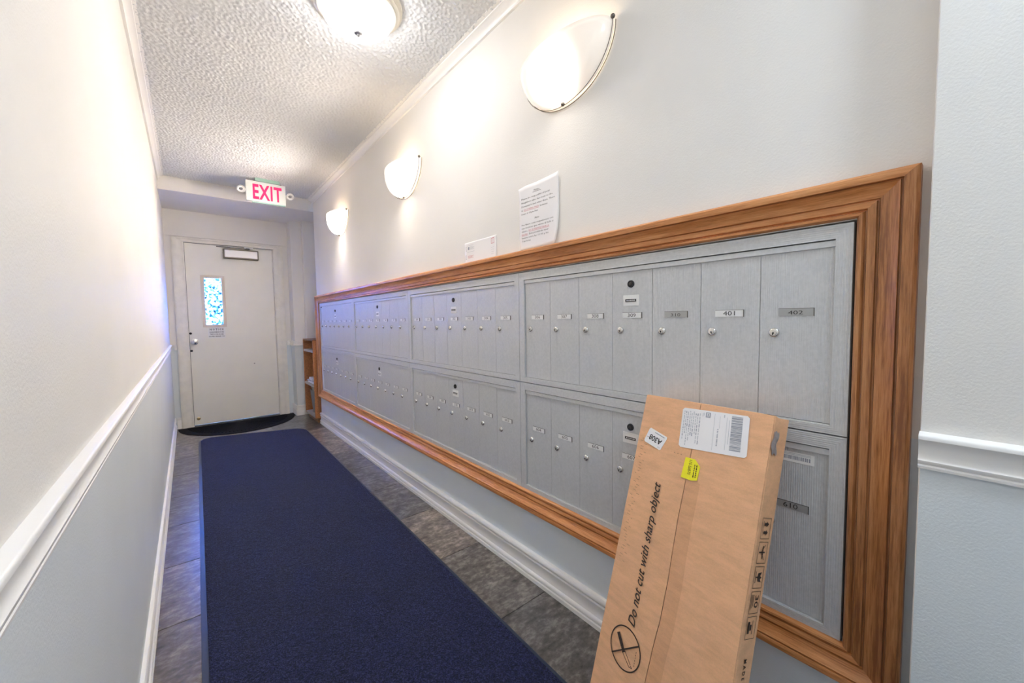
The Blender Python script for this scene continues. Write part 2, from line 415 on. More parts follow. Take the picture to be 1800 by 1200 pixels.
# ceiling with real stipple relief over the part in view
def ceiling():
    x0, x1, y0, y1, st = XL, XR, .25, YB, .0055
    nx = int((x1-x0)/st); ny = int((y1-y0)/st)
    r = rng.standard_normal((ny, nx)); f = np.fft.rfft2(r)
    ky = np.fft.fftfreq(ny, st)[:, None]; kx = np.fft.rfftfreq(nx, st)[None, :]; k = np.sqrt(kx**2+ky**2)
    g = np.fft.irfft2(f*np.exp(-((k-48)/26)**2), (ny, nx)); g /= g.std()
    h = np.clip(g, -.6, 2.2)*.0029+.0014
    xs = np.linspace(x0, x1, nx); ys = np.linspace(y0, y1, ny)
    X, Y = np.meshgrid(xs, ys); V = np.stack([X, Y, ZC-h], -1).reshape(-1, 3)
    idx = np.arange(nx*ny).reshape(ny, nx)
    Fq = np.stack([idx[:-1, :-1], idx[1:, :-1], idx[1:, 1:], idx[:-1, 1:]], -1).reshape(-1, 4)
    me = bpy.data.meshes.new('ceiling'); me.vertices.add(len(V)); me.vertices.foreach_set('co', V.ravel())
    me.loops.add(Fq.size); me.loops.foreach_set('vertex_index', Fq.ravel()); me.polygons.add(len(Fq))
    me.polygons.foreach_set('loop_start', np.arange(0, Fq.size, 4)); me.polygons.foreach_set('use_smooth', np.ones(len(Fq), bool))
    me.materials.append(M['ceiling']); me.update(); me.validate()
    bm = bmesh.new(); bm.from_mesh(me)
    def q(a, b):
        vs = [bm.verts.new(p) for p in ((a[0], a[1], a[2]), (a[0], b[1], a[2]), (b[0], b[1], a[2]), (b[0], a[1], a[2]))]; bm.faces.new(vs)
    q((XL, YBACK, ZC), (XR, .25, ZC))
    vs = [bm.verts.new(p) for p in ((XL-.12, YBACK, ZC+.05), (X2, YBACK, ZC+.05), (X2, YD, ZC+.05), (XL-.12, YD, ZC+.05))]; bm.faces.new(vs)
    bm.to_mesh(me); bm.free()
    o = link('ceiling', me); tag(o, label='white stippled ceiling', kind='structure')
ceiling()

# floor: slab and separate vinyl tiles
mb = MB(); mb.box((XL-.1, YBACK, -.1), (1.62, YD+.1, -.004), 0)
floor = struct(mb, 'floor', ['dark'], 'floor of slate-look vinyl tiles')
P_ = .485
cols = [(-.315, .17, 1.93), (.17, .655, 1.30), (.655, 1.14, 1.14), (1.14, 1.62, 1.93)]
tints = {}
tm = None
for ci, (x0, x1, off) in enumerate(cols):
    x0 = max(x0, XL-.02); pitch_y = .4807 if ci == 0 else P_
    k0 = math.floor((YBACK-off)/pitch_y)
    y = off+k0*pitch_y
    while y < YD+.05:
        ya, yb = max(y, YBACK), min(y+pitch_y, YD+.08)
        if yb-ya > .02 and not (ci == 3 and yb < 4.7):
            t_ = MB(); cx, cy = (x0+x1)/2, (ya+yb)/2
            t_.box((x0+.0015-cx, ya+.0015-cy, -.004), (x1-.0015-cx, yb-.0015-cy, .0))
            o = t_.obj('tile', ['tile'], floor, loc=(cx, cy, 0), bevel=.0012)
            g = random.choice([.78, .9, 1.0, 1.12])
            warm = random.choice([0, .06, .1])
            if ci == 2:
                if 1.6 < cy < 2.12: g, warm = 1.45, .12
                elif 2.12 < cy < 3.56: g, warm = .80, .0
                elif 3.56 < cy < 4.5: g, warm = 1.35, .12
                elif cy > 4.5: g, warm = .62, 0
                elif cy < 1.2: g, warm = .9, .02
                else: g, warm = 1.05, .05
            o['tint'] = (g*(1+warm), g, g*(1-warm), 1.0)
        y += pitch_y

# trims
def base_prof(h=.122, t=.0145):
    return [(0, 0), (t, 0), (t, h*.13), (t*.72, h*.15), (t*.72, h*.17), (t*.95, h*.20), (t*.98, h*.27), (t*.80, h*.32), (t*.62, h*.34), (t*.50, h*.46), (t*.52, h*.58), (t*.66, h*.68), (t*.88, h*.745), (t*.88, h*.76), (t*.55, h*.775), (t*.55, h*.80), (t*.85, h*.83), (t, h*.89), (t*.95, h*.95), (t*.7, h), (0, h)]
def rail_prof(h=.068, t=.018):      # o, h  (h from its lower edge)
    return [(0, 0), (t*.42, 0), (t*.46, h*.07), (t*.34, h*.11), (t*.52, h*.16), (t*.55, h*.23), (t*.36, h*.28), (t*.30, h*.42), (t*.38, h*.58), (t*.60, h*.73), (t*.92, h*.82), (t*.92, h*.90), (t*.85, h*.93), (t*.75, h*.95), (0, h)]
def crown_prof(a=.05):
    return [(0, 0), (a*.22, 0), (a*.24, a*.12), (a*.10, a*.16), (a*.14, a*.30), (a*.30, a*.50), (a*.56, a*.66), (a*.72, a*.70), (a*.74, a*.82), (a*.62, a*.86), (a*.80, a*.90), (a, a*.93), (a, a), (0, a)]
def run_y(prof, x, sgn, z, y0, y1, name, label, mat='white'):
    m_ = sweep(prof, 'n', y0, y1, lambda o, h, t: (x+sgn*o, t, z+h))
    return struct(m_, name, [mat], label, bevel=0, smooth=True)
def run_x(prof, y, z, x0, x1, name, label, mat='white'):
    m_ = sweep(prof, 'n', x0, x1, lambda o, h, t: (t, y-o, z+h))
    return struct(m_, name, [mat], label, smooth=True)
run_y(base_prof(), XL, 1, 0, YBACK, YD, 'baseboard_left', 'white baseboard along the bare left wall')
run_y(base_prof(.124, .02), XR, -1, 0, .069, 4.758, 'baseboard_right', 'white baseboard below the mailboxes')
run_y(base_prof(), XN, -1, 0, YBACK, .067, 'baseboard_near', 'white baseboard on the near wall end')
run_y(rail_prof(), XL, 1, .856, YBACK, YD, 'trim_1', 'white chair rail running along the left wall')
run_y(rail_prof(), XN, -1, .856, YBACK, .070, 'trim_2', 'white chair rail on the near wall at the right edge')
run_y(crown_prof(), XL, 1, ZC-.05, YBACK, YB, 'trim_3', 'white crown moulding along the left wall')
run_y(crown_prof(), XR, -1, ZC-.05, .069, YB, 'trim_4', 'white crown moulding above the mailbox wall')
# end wall trims (either side of the casing and around the column)
def small(parts, name, label, mat='white'):
    b_ = MB()
    for a, c in parts: b_.box(a, c)
    return struct(b_, name, [mat], label, bevel=.003)
small([((XL+.03, YD-.022, .862), (-.098, YD, .882)), ((XL+.03, YD-.017, .882), (-.098, YD, .903)), ((XL+.03, YD-.022, .903), (-.098, YD, .918))], 'trim_5', 'short chair rail left of the exit door')
small([((.949, YD-.022, .862), (.999, YD, .918)), ((.978, 5.35, .862), (1.0, YD, .882)), ((.984, 5.355, .882), (1.0, YD, .903)), ((.978, 5.35, .903), (1.0, YD, .918)),
       ((.978, 5.348, .862), (1.118, 5.37, .882)), ((.984, 5.354, .882), (1.118, 5.37, .903)), ((.978, 5.348, .903), (1.118, 5.37, .918))], 'trim_6', 'short chair rail wrapping the column')
small([((XL+.018, YD-.017, 0), (-.098, YD, .10)), ((XL+.018, YD-.011, .10), (-.098, YD, .122))], 'baseboard_end', 'short baseboard left of the exit door')
small([((.982, 5.352, 0), (1.0, YD, .07)), ((.986, 5.356, .07), (1.0, YD, .10)), ((.982, 5.352, .10), (1.0, YD, .122)),
       ((.982, 5.352, 0), (1.12, 5.37, .07)), ((.986, 5.356, .07), (1.12, 5.37, .10)), ((.982, 5.352, .10), (1.12, 5.37, .122)),
       ((1.105, 5.272, 0), (1.5, 5.29, .122))], 'baseboard_column', 'white baseboard wrapping the column')

# ------------------------------------------------------------------ exit door
door = empty('door_1', (0, YD, 0), label='cream steel exit door with a narrow window', kind='structure')
WX0, WX1, WZ0, WZ1 = .164, .320, 1.135, 1.657
mb = MB(); yF, yK = .012, .055
mb.box((DX0, yF, .012), (WX0, yK, DZ-.004)); mb.box((WX1, yF, .012), (DX1, yK, DZ-.004))
mb.box((WX0, yF, .012), (WX1, yK, WZ0)); mb.box((WX0, yF, WZ1), (WX1, yK, DZ-.004))
mb.obj('door_leaf', ['door'], door)
mb = MB(); mb.box((WX0, .028, WZ0), (WX1, .032, WZ1)); mb.obj('window_pane', ['pane'], door)
mb = MB(); fwd = .030
for a, c in (((WX0-fwd, .004, WZ0-fwd), (WX0, .012, WZ1+fwd)), ((WX1, .004, WZ0-fwd), (WX1+fwd, .012, WZ1+fwd)),
             ((WX0, .004, WZ0-fwd), (WX1, .012, WZ0)), ((WX0, .004, WZ1), (WX1, .012, WZ1+fwd))): mb.box(a, c)
wf = mb.obj('window_bead', ['liteframe'], door, bevel=.002)
# jamb + casing
def casing_piece(a, b_, horizontal=False):
    pr = [(0, 0), (0, .012), (.012, .016), (.03, .010), (.07, .014), (.078, .022), (.104, .022), (.109, .017), (.109, 0)]
    m_ = MB()
    return pr
cp = [(0, 0), (0, .010), (.010, .016), (.020, .012), (.055, .015), (.066, .023), (.094, .024), (.104, .018), (.104, 0)]
mb = MB(); zt = DZ+.0
mb.prism([(DX0-.004-o, -h, 0) for o, h in cp], [(DX0-.004-o, -h, zt+.052*min(1, o/.104)) for o, h in cp]); mb.obj('side_casing', ['casing'], door, smooth=True)
mb = MB()
mb.prism([(DX1+.004+o, -h, 0) for o, h in cp], [(DX1+.004+o, -h, zt+.052*min(1, o/.104)) for o, h in cp]); mb.obj('side_casing', ['casing'], door, smooth=True)
ct = [(0, 0), (0, .010), (.006, .016), (.012, .012), (.028, .015), (.034, .023), (.046, .024), (.052, .018), (.052, 0)]
mb = MB()
mb.prism([(DX0-.004-o*2, -h, zt+o) for o, h in ct], [(DX1+.004+o*2, -h, zt+o) for o, h in ct]); mb.obj('head_casing', ['casing'], door, smooth=True)
mb = MB(); mb.box((DX0-.02, .0, 0), (DX0-.003, .11, DZ+.02)); mb.box((DX1+.003, .0, 0), (DX1+.02, .11, DZ+.02)); mb.box((DX0-.02, .0, DZ+.003), (DX1+.02, .11, DZ+.02))
mb.obj('door_jamb', ['casing'], door)
mb = MB(); mb.box((DX0-.003, .03, 0), (DX0, .034, DZ)); mb.box((DX1, .03, 0), (DX1+.003, .034, DZ)); mb.box((DX0-.003, .03, DZ-.003), (DX1+.003, .034, DZ+.003)); mb.obj('door_gap', ['dark'], door)
mb = MB(); mb.box((DX0, -.01, 0), (DX1, .10, .010)); mb.obj('threshold', ['darkmetal'], door, bevel=.002)
mb = MB(); mb.lathe([(0, 0), (.034, 0), (.034, -.006), (.012, -.010), (.012, -.03), (.024, -.038), (.028, -.05), (.024, -.062), (.010, -.068), (0, -.069)], (.052, .012, .944), 'y', 20)
mb.obj('door_knob', ['chrome'], door, smooth=True)
for z_ in (1.039, .846):
    mb = MB(); mb.lathe([(0, 0), (.012, 0), (.011, -.004), (0, -.005)], (.022, .012, z_), 'y', 12); mb.obj('dark_hole', ['dark'], door)  # dark disc stands in for the black inside a hole in the leaf
mb = MB(); mb.lathe([(0, 0), (.017, 0), (.017, -.006), (.008, -.012), (0, -.013)], (.048, .012, .082), 'y', 14); mb.obj('kick_stud', ['brass'], door, smooth=True)
mb = MB(); mb.lathe([(0, 0), (.006, 0), (.005, -.003), (0, -.004)], (.600, .012, .66), 'y', 10); mb.obj('screw', ['darkmetal'], door)
mb = MB(); mb.box((.350, -.040, 1.888), (.690, .012, 1.998)); cl = mb.obj('door_closer', ['bronze'], door, bevel=.006)
mb = MB(); mb.box((.362, -.045, 1.902), (.678, -.039, 1.984)); mb.obj('closer_cover', ['closer'], cl, bevel=.004)
mb = MB(); mb.box((.29, -.035, 2.008), (.60, -.022, 2.018)); mb.lathe([(0, 0), (.022, 0), (.022, .014), (0, .014)], (.585, -.026, 2.004), 'z', 14)
mb.obj('closer_arm', ['darkmetal'], door)
mb = MB(); mb.box((.55, -.04, 2.015), (.64, -.018, 2.032)); mb.obj('arm_bracket', ['closer'], door, bevel=.004)
mb = MB(); mb.box((.174, .008, .978), (.334, .012, 1.103), 0)
fm = frame((0, .0072, 0), (1, 0, 0), (0, 0, 1))
put_text(mb, 'NOTICE', fm, .254, 1.068, height=.022, width=.125, mi=1, align='c')
for i, (t_, w_) in enumerate(zip(DOORSIGN[1:], (.130, .125, .146))): put_text(mb, t_, fm, .254, 1.042-.024*i, height=.013, width=w_, mi=1, align='c')
ds = mb.obj('notice_plate', ['plate_white', 'ink'], door); ds['label'] = 'pale plate reading NOTICE, please make sure this door closes securely behind you'
# hinge side light line
for z_ in (.25, 1.0, 1.8):
    mb = MB(); mb.lathe([(0, 0), (.006, 0), (.006, .09), (0, .09)], (DX1+.004, .004, z_), 'z', 10); mb.obj('hinge', ['casing'], door)

# ------------------------------------------------------------------ outside the door: paving and a leafy hedge
M['paving'] = simple('outdoor_paving', (.25, .25, .24), .9)
M['leaf_green'] = simple('hedge_leaf', (.07, .12, .06), .5, var=.4, vs=3)
mb = MB(); mb.box((-6, YD+.13, -.12), (8, 14, -.02)); struct(mb, 'outdoor_ground', ['paving'], 'paving outside the exit door')
mb = MB(); rl = random.Random(11)
for i in range(5200):
    x = rl.uniform(-2.2, 3.0); z = rl.uniform(0, 1)
    top = 1.95+.18*math.sin(x*2.3)+.12*math.sin(x*5.1+1)
    z = z*top-.02; y = 8.6+rl.uniform(-.35, .35)*(1-.4*z/top); a = rl.uniform(0, PI); t = rl.uniform(-.9, .9); r_ = rl.uniform(.03, .055)
    c = Vector((x, y, z)); ux = Vector((math.cos(a), math.sin(a)*.5, t)).normalized()*r_; uy = ux.cross(Vector((rl.uniform(-1, 1), 1, rl.uniform(-1, 1)))).normalized()*r_*.5
    mb.add([c-ux, c+uy, c+ux, c-uy], [(0, 1, 2, 3)])
hd = mb.obj('hedge', ['leaf_green'], None); tag(hd, 'leafy green hedge glimpsed through the narrow door window', 'hedge'); hd['kind'] = 'stuff'

# ------------------------------------------------------------------ oak frame
oakroot = empty('oak_frame', (XR, 2.41, .31), label='wide moulded oak frame around the wall of mailboxes', cat='frame')
IY0, IY1, IZ0, IZ1 = .1805, 4.656, .394, 1.350
op = [(0, 0), (0, .011), (.003, .0155), (.008, .0160), (.0115, .0060), (.0132, .0060), (.0150, .0140), (.027, .0165), (.0285, .0100), (.0302, .0100), (.0320, .0160), (.044, .0185), (.052, .0245), (.058, .0300), (.0593, .0215), (.0612, .0215), (.0625, .0310), (.070, .0330), (.077, .0325), (.082, .027), (.082, 0)]
def oakpiece(f, name, mat):
    m_ = MB(); m_.prism([f(w, h, 0) for w, h in op], [f(w, h, 1) for w, h in op])
    return m_
L0 = Vector((XR, 2.41, .31))
def wp(x, y, z): return (x-L0.x, y-L0.y, z-L0.z)
KW = 1.0
oakpiece(lambda w, h, t: wp(XR-h, (IY0-w*1.15) if t == 0 else (IY1+w), IZ1+w), 'r', 0).obj('top_rail', ['oak_y'], oakroot, smooth=True)
oakpiece(lambda w, h, t: wp(XR-h, (IY0-w*1.15) if t == 0 else (IY1+w), IZ0-w), 'r', 0).obj('bottom_rail', ['oak_y'], oakroot, smooth=True)
oakpiece(lambda w, h, t: wp(XR-h, IY0-w*1.15, (IZ0-w) if t == 0 else (IZ1+w)), 'r', 0).obj('side_stile', ['oak_z'], oakroot, smooth=True)
oakpiece(lambda w, h, t: wp(XR-h, IY1+w, (IZ0-w) if t == 0 else (IZ1+w)), 'r', 0).obj('side_stile', ['oak_z'], oakroot, smooth=True)

# ------------------------------------------------------------------ mailboxes
CW = .1504
lockm = MB()
lockm.lathe([(.0, -.0095), (.0065, -.0095), (.0068, -.007), (.0095, -.0066), (.0115, -.0045), (.0118, 0)], (0, 0, 0), 'x', 18, 0)
lockm.box((-.0101, -.0012, -.0055), (-.0094, .0012, .0005), 1); lockm.lathe([(0, -.0101), (.0022, -.0101), (.0022, -.009)], (0, 0, -.0008), 'x', 8, 1)
lockme = lockm.mesh('lock', ['chrome', 'dark'], smooth=True)
mlm = MB(); mlm.lathe([(0, -.004), (.008, -.004), (.0085, -.0055), (.0115, -.005), (.012, 0)], (0, 0, 0), 'x', 18, 1)
mlm.lathe([(0, -.0062), (.0052, -.0062), (.0055, -.003)], (0, 0, 0), 'x', 12, 0); mlm.box((-.0068, -.001, -.0045), (-.006, .001, .0035), 1)
masterme = mlm.mesh('master_lock', ['darkmetal', 'dark'], smooth=True)
mpm = MB(); mpm.box((-.0015, -.030, -.018), (0, .030, .018), 0); mpm.box((-.003, -.021, -.005), (-.0015, .021, .005), 1)
for i in range(7): mpm.box((-.0034, -.016+i*.0048, -.002), (-.003, -.0135+i*.0048, .002), 0)
makerme = mpm.mesh('maker_plate', ['plate_white', 'ink'], bevel=.0006)
dm = MB(); dh = .4065
dm.box((.004, -CW+.0007, .0), (.0055, -.0007, dh)); 
dm.box((.0055, -CW+.002, .002), (.012, -.002, dh-.002))
doorme = dm.mesh('door', ['steel_v'])
posn = ['far end', 'second from the far end', 'third from the far end', 'near end']
for row in (0, 1):
    for u in range(4):
        yl = 4.646-1.1153*u; z0 = .870 if row else .394
        nm = ROWS[(u, row)]
        lab = '%s grey steel mailbox unit at the %s, doors %s to %s' % ('upper' if row else 'lower', ['far left', 'second place', 'third place', 'near right'][u], nm[0], nm[-1])
        root = empty('mailbox_unit', (XR, yl, z0), label=lab, cat='mailboxes', group='steel mailbox units in the oak frame')
        Wd, Ht = 1.1145, .474; m0, mb_, mt = .0315, .019, .032
        f0 = -.004
        def bar(pts, name, mat):
            b_ = MB(); b_.prism([(f0, y, z) for y, z in pts], [(.03, y, z) for y, z in pts]); return b_.obj(name, [mat], root)
        g_ = .0006
        bar([(-g_, g_), (-Wd+g_, g_), (-Wd+m0, mb_), (-m0, mb_)], 'frame_rail', 'steel_h')
        bar([(-g_, Ht-g_), (-Wd+g_, Ht-g_), (-Wd+m0, Ht-mt), (-m0, Ht-mt)], 'frame_rail', 'steel_h')
        bar([(-g_, g_), (-m0, mb_), (-m0, Ht-mt), (-g_, Ht-g_)], 'frame_stile', 'steel_v')
        bar([(-Wd+g_, g_), (-Wd+m0, mb_), (-Wd+m0, Ht-mt), (-Wd+g_, Ht-g_)], 'frame_stile', 'steel_v')
        b_ = MB(); b_.box((.016, -Wd+g_, g_), (.19, -g_, Ht-g_)); b_.obj('back_box', ['dark'], root)  # near-black colour puts the shadow into the gaps around the doors
        b_ = MB(); b_.box((-.0015, -m0-7*CW+.001, Ht-mt-.0165), (.012, -m0-.002, Ht-mt-.0025)); b_.obj('header_strip', ['steel'], root, bevel=.0008)
        b_ = MB(); b_.box((-.001, -m0-7*CW+.001, mb_), (.006, -m0-.001, mb_+.0022)); b_.obj('sill_lip', ['steel'], root)
        if (u, row) == (0, 1):
            b_ = MB(); b_.box((-.003, -.088, Ht-mt-.0135), (-.0015, -.040, Ht-mt-.0055)); b_.obj('small_tag', ['ink'], root)['label'] = 'small black tag'
        for c in range(7):
            cy = -m0-.001-CW*c*.9985; zb = mb_+.0035
            d = link('door', doorme, root, (0, cy, zb))
            lk = link('lock', lockme, d, (.0045, -.033, 1.101-.870-zb if row else .622-.394-zb))
            lk.rotation_euler.x = random.uniform(-.35, .35)
            n = nm[c]
            zp = (1.151-.870-zb) if row else (.674-.394-zb)
            grey = n in ('310', '402', '610')
            pb = MB(); pb.box((.0025, -.112, zp-.0085), (.0042, -.041, zp+.0085), 0)
            pb.box((.0015, -.1135, zp-.0095), (.0042, -.112, zp+.0095), 1); pb.box((.0025, -.112, zp+.0085), (.0042, -.041, zp+.0095), 1)
            fm = frame((.0022, 0, 0), (0, -1, 0), (0, 0, 1))
            put_text(pb, n, fm, .0765, zp-.0055, height=.0095 if n in ('310', '402') else .0125, width=(.030 if len(n) == 3 else None), mi=2, align='c')
            pb.obj('name_plate', ['plate_grey' if grey else 'plate_white', 'darkmetal', 'ink'], d)
            if c == 3:
                link('master_lock', masterme, d, (.0045, -.073, (1.254-.870 if row else .777-.394)-zb))
                link('maker_plate', makerme, d, (.0045, -.073, (1.200-.870 if row else .739-.394)-zb))
            if n == '610':
                sb = MB(); sb.box((.0033, -.122, .797-.394-zb-.0125), (.0042, -.012, .797-.394-zb+.0125), 0)
                x_ = -.016
                while x_ > -.112:
                    w_ = random.choice([.0012, .002, .003]); sb.box((.003, x_-w_, .797-.394-zb-.006), (.0034, x_, .797-.394-zb+.003), 1); x_ -= w_+random.choice([.001, .0018])
                for j in range(2): sb.box((.003, -.115, .797-.394-zb+.0055+.003*j), (.0034, -.02, .797-.394-zb+.0067+.003*j), 2)
                o_ = sb.obj('barcode_sticker', ['plate_white', 'greyink', 'ltink'], d); o_['label'] = 'narrow white barcode sticker'

# ------------------------------------------------------------------ papers above the frame
def curl(y, z, y0, y1, z0, z1, k):
    u = (y0-y)/(y0-y1); v = (z-z0)/(z1-z0)       # u 0 at the far edge, 1 at the near edge
    return XR-.0015-.016*k*max(0, u-.55)**2*max(0, .55-v)*6-.010*k*max(0, v-.8)**2*8*(1-u*.7)-.0015*math.sin(u*5+v*2)*k-.004*k*max(0, u-.9)*6
def sheet(name, y0, y1, z0, z1, k, lab, cat, trim=0):
    nu, nv = 16, 18; m_ = MB(); vs = []
    for j in range(nv+1):
        for i in range(nu+1):
            u = i/nu; v = j/nv; z = z0+(z1-z0)*v
            yy = y0-(y0-y1-trim*max(0, .35-v)**2*5)*u
            if name == 'paper_notice': z += .010*(u > .45)*(u-.45) - .016*max(0, .18-u)*2*(v > .9)
            vs.append((curl(yy, z, y0, y1, z0, z1, k), yy, z))
    fs = [(j*(nu+1)+i, j*(nu+1)+i+1, (j+1)*(nu+1)+i+1, (j+1)*(nu+1)+i) for j in range(nv) for i in range(nu)]
    m_.add(vs, fs, 0)
    me = m_.mesh(name, ['paper'], smooth=True)
    o = link(name, me); md = o.modifiers.new('thick', 'SOLIDIFY'); md.thickness = .0006; md.offset = 0
    return tag(o, label=lab, cat=cat)
pn = sheet('paper_notice', 1.292, 1.058, 1.433, 1.702, 1, 'tall white typed notice sheet with a curled corner standing on the oak frame', 'paper', .035)
m_ = MB()
def pf(u, v):
    y = 1.292-u; z = 1.433+v
    return (curl(y, z, 1.292, 1.058, 1.433, 1.702, 1)-.0009, y, z)
LH = .0135; z_ = .222
put_text(m_, 'Notice', pf, .108, .236, height=.0085, mi=0, align='c'); rect(m_, pf, .084, .2325, .132, .2337, 0)
ws = [.168, .182, .195, .0, 0, 0, .105]
for i, t_ in enumerate(LINES1[1:4]): put_text(m_, t_, pf, .016, .214-LH*1.15*i, height=.007, width=ws[i], mi=0)
zz = .214-LH*1.15*3
put_text(m_, 'is', pf, .016, zz, height=.007, width=.009); put_text(m_, 'NO DUMPING TRASH', pf, .032, zz, height=.007, width=.088, mi=1); rect(m_, pf, .032, zz-.0025, .120, zz-.0015, 1)
put_text(m_, 'between', pf, .127, zz, height=.007, width=.042)
put_text(m_, 'hours of 11pm-7am', pf, .016, zz-LH*1.15, height=.007, width=.098)
put_text(m_, 'Aviso', pf, .108, .124, height=.0085, align='c')
zz = .106
put_text(m_, LINES2[1], pf, .016, zz, height=.007, width=.185); zz -= LH
put_text(m_, LINES2[2], pf, .016, zz, height=.007, width=.187); zz -= LH
put_text(m_, 'adentro.', pf, .016, zz, height=.007, width=.038); put_text(m_, 'NO SE PERMITE TIRAR LA', pf, .060, zz, height=.007, width=.118, mi=1); rect(m_, pf, .06, zz-.0025, .178, zz-.0015, 1); zz -= LH
put_text(m_, 'BASURA.', pf, .016, zz, height=.007, width=.038, mi=1); rect(m_, pf, .016, zz-.0025, .054, zz-.0015, 1); put_text(m_, 'Esta prohibido tirar', pf, .062, zz, height=.007, width=.112); zz -= LH
put_text(m_, LINES2[7], pf, .016, zz, height=.007, width=.158); zz -= LH
put_text(m_, LINES2[8], pf, .016, zz, height=.007, width=.055)
m_.obj('lettering', ['ink', 'redink'], pn)
mc = sheet('mail_card', 1.725, 1.457, 1.434, 1.537, .25, 'small landscape white card standing on the oak frame left of the notice', 'card')
m_ = MB()
def cf(u, v):
    y = 1.725-u; z = 1.434+v
    return (curl(y, z, 1.725, 1.457, 1.434, 1.537, .25)-.0009, y, z)
rect(m_, cf, .010, .062, .0125, .084, 0); rect(m_, cf, .010, .062, .017, .0635, 0); rect(m_, cf, .010, .0825, .017, .084, 0)
rect(m_, cf, .028, .066, .042, .080, 0)
for j in range(4): rect(m_, cf, .046, .066+j*.004, .085-.006*(j % 2), .0675+j*.004, 1)
rect(m_, cf, .024, .054, .085, .0555, 1); rect(m_, cf, .024, .086, .08, .0872, 1)
m_.obj('sender_print', ['greyink', 'ltink', 'redink'], mc); m_ = MB()
rect(m_, cf, .010, .018, .0125, .040, 0); rect(m_, cf, .010, .018, .017, .0195, 0); rect(m_, cf, .010, .0385, .017, .040, 0)
for j in range(3): rect(m_, cf, .028, .024+j*.005, .078-.01*(j % 2), .0255+j*.005, 2)
m_.obj('address_print', ['greyink', 'ltink', 'redink'], mc); m_ = MB()
for a in ((.226, .068, .250, .070), (.226, .092, .250, .094), (.226, .068, .228, .094), (.248, .068, .250, .094), (.237, .068, .2385, .094)): rect(m_, cf, *a, 2)
for j in range(4): rect(m_, cf, .225, .02+.01*j, .25, .021+.01*j, 1)
m_.obj('stamp_print', ['greyink', 'ltink', 'redink'], mc)

# ------------------------------------------------------------------ wall lamps
def sconce_meshes():
    a, d, h = .213, .108, .176
    o = {}
    m_ = MB(); nu, nv = 32, 14; vs = []
    for j in range(nv+1):
        ph = (PI/2)*j/nv
        for i in range(nu+1):
            th = PI*i/nu
            r = math.cos(ph)**.80; z = -h*math.sin(ph)**1.0
            vs.append((-.006-d*r*math.sin(th)**.85, -a*r*math.cos(th), z))
    fs = [(j*(nu+1)+i, j*(nu+1)+i+1, (j+1)*(nu+1)+i+1, (j+1)*(nu+1)+i) for j in range(nv) for i in range(nu)]
    m_.add(vs, fs, 0); o['bowl'] = m_.mesh('glass_bowl', ['bowl', 'bowl_inner'], smooth=True)
    def arc(k, x): return [(x, -(a+.004)*k*math.cos(PI*i/36), -.002-(h+.012)*k*math.sin(PI*i/36)) for i in range(37)]
    m_ = MB(); m_.tube(arc(1.0, -.004), .0016, 6); o['wire'] = m_.mesh('wire_trim', ['bronze'], smooth=True)
    m_ = MB(); m_.tube(arc(1.0, -.020), .0014, 6); o['wire2'] = m_.mesh('wire_trim', ['bronze'], smooth=True)
    m_ = MB(); m_.sphere((0, 0, 0), .0075); o['ball'] = m_.mesh('ball_finial', ['bronze'], smooth=True)
    m_ = MB(); m_.box((-.008, -.07, -.12), (-.001, .07, -.03)); o['plate'] = m_.mesh('back_plate', ['white'], bevel=.002)
    m_ = MB(); m_.sphere((0, 0, 0), .026, seg=14); o['bulb'] = m_.mesh('bulb', ['bulb'], smooth=True)
    return o
SM = sconce_meshes()
for k, (y, lab) in enumerate(((1.016, 'largest and nearest glass half-bowl wall lamp above the notice sheet'), (2.39, 'middle glass half-bowl wall lamp of the three'), (3.77, 'farthest glass half-bowl wall lamp nearest the exit door'))):
    r_ = empty('wall_lamp', (XR, y, 2.117), label=lab, cat='wall lamp', group='half-bowl wall lamps above the mailboxes')
    b_ = link('glass_bowl', SM['bowl'], r_); b_['glow'] = (.42, 1.0, 2.1)[k]; md = b_.modifiers.new('thick', 'SOLIDIFY'); md.thickness = .003; md.material_offset = 1; md.material_offset_rim = 1
    link('wire_trim', SM['wire'], r_); link('wire_trim', SM['wire2'], r_)
    for p in ((-.020, -.217, 0), (-.020, .217, 0), (-.024, 0, -.187)): link('ball_finial', SM['ball'], r_, p)
    link('back_plate', SM['plate'], r_)
    link('bulb', SM['bulb'], r_, (-.052, .02, -.085))
    ld = bpy.data.lights.new('lamp_bulb_light', 'POINT'); ld.energy = SCONCE_W; ld.color = SCONCE_COL; ld.shadow_soft_size = .03
    lo = bpy.data.objects.new('lamp_bulb_light', ld); COL.objects.link(lo); lo.location = (-.055, .0, -.035); lo.parent = r_

# ------------------------------------------------------------------ ceiling lamps
def dome_lamp(x, y, lab, glass='dome'):
    r_ = empty('ceiling_lamp', (x, y, ZC), label=lab, cat='ceiling lamp')
    m_ = MB(); m_.lathe([(.02, 0), (.184, 0), (.187, -.008), (.184, -.016), (.170, -.019), (.173, -.027), (.160, -.032), (.158, -.040), (.146, -.046), (.141, -.040), (.02, -.036)], (0, 0, 0), 'z', 48)
    m_.obj('metal_ring', ['ring'], r_, smooth=True)
    m_ = MB(); pr = [(.143*math.cos(PI/2*i/14)**.8 if i < 14 else 0.001, -.040-.080*math.sin(PI/2*i/14)) for i in range(15)]
    m_.lathe(pr, (0, 0, 0), 'z', 48); m_.obj('glass_dome', [glass], r_, smooth=True)
    m_ = MB(); m_.lathe([(0, -.139), (.005, -.138), (.008, -.134), (.007, -.131), (.016, -.128), (.019, -.123), (.014, -.118), (0, -.116)], (0, 0, 0), 'z', 16)
    m_.obj('finial', ['finial'], r_, smooth=True)
M['ring'] = simple('cream_lamp_ring', (.74, .70, .62), .3, .25)
M['finial'] = simple('silver_finial', (.45, .45, .48), .3, .8)
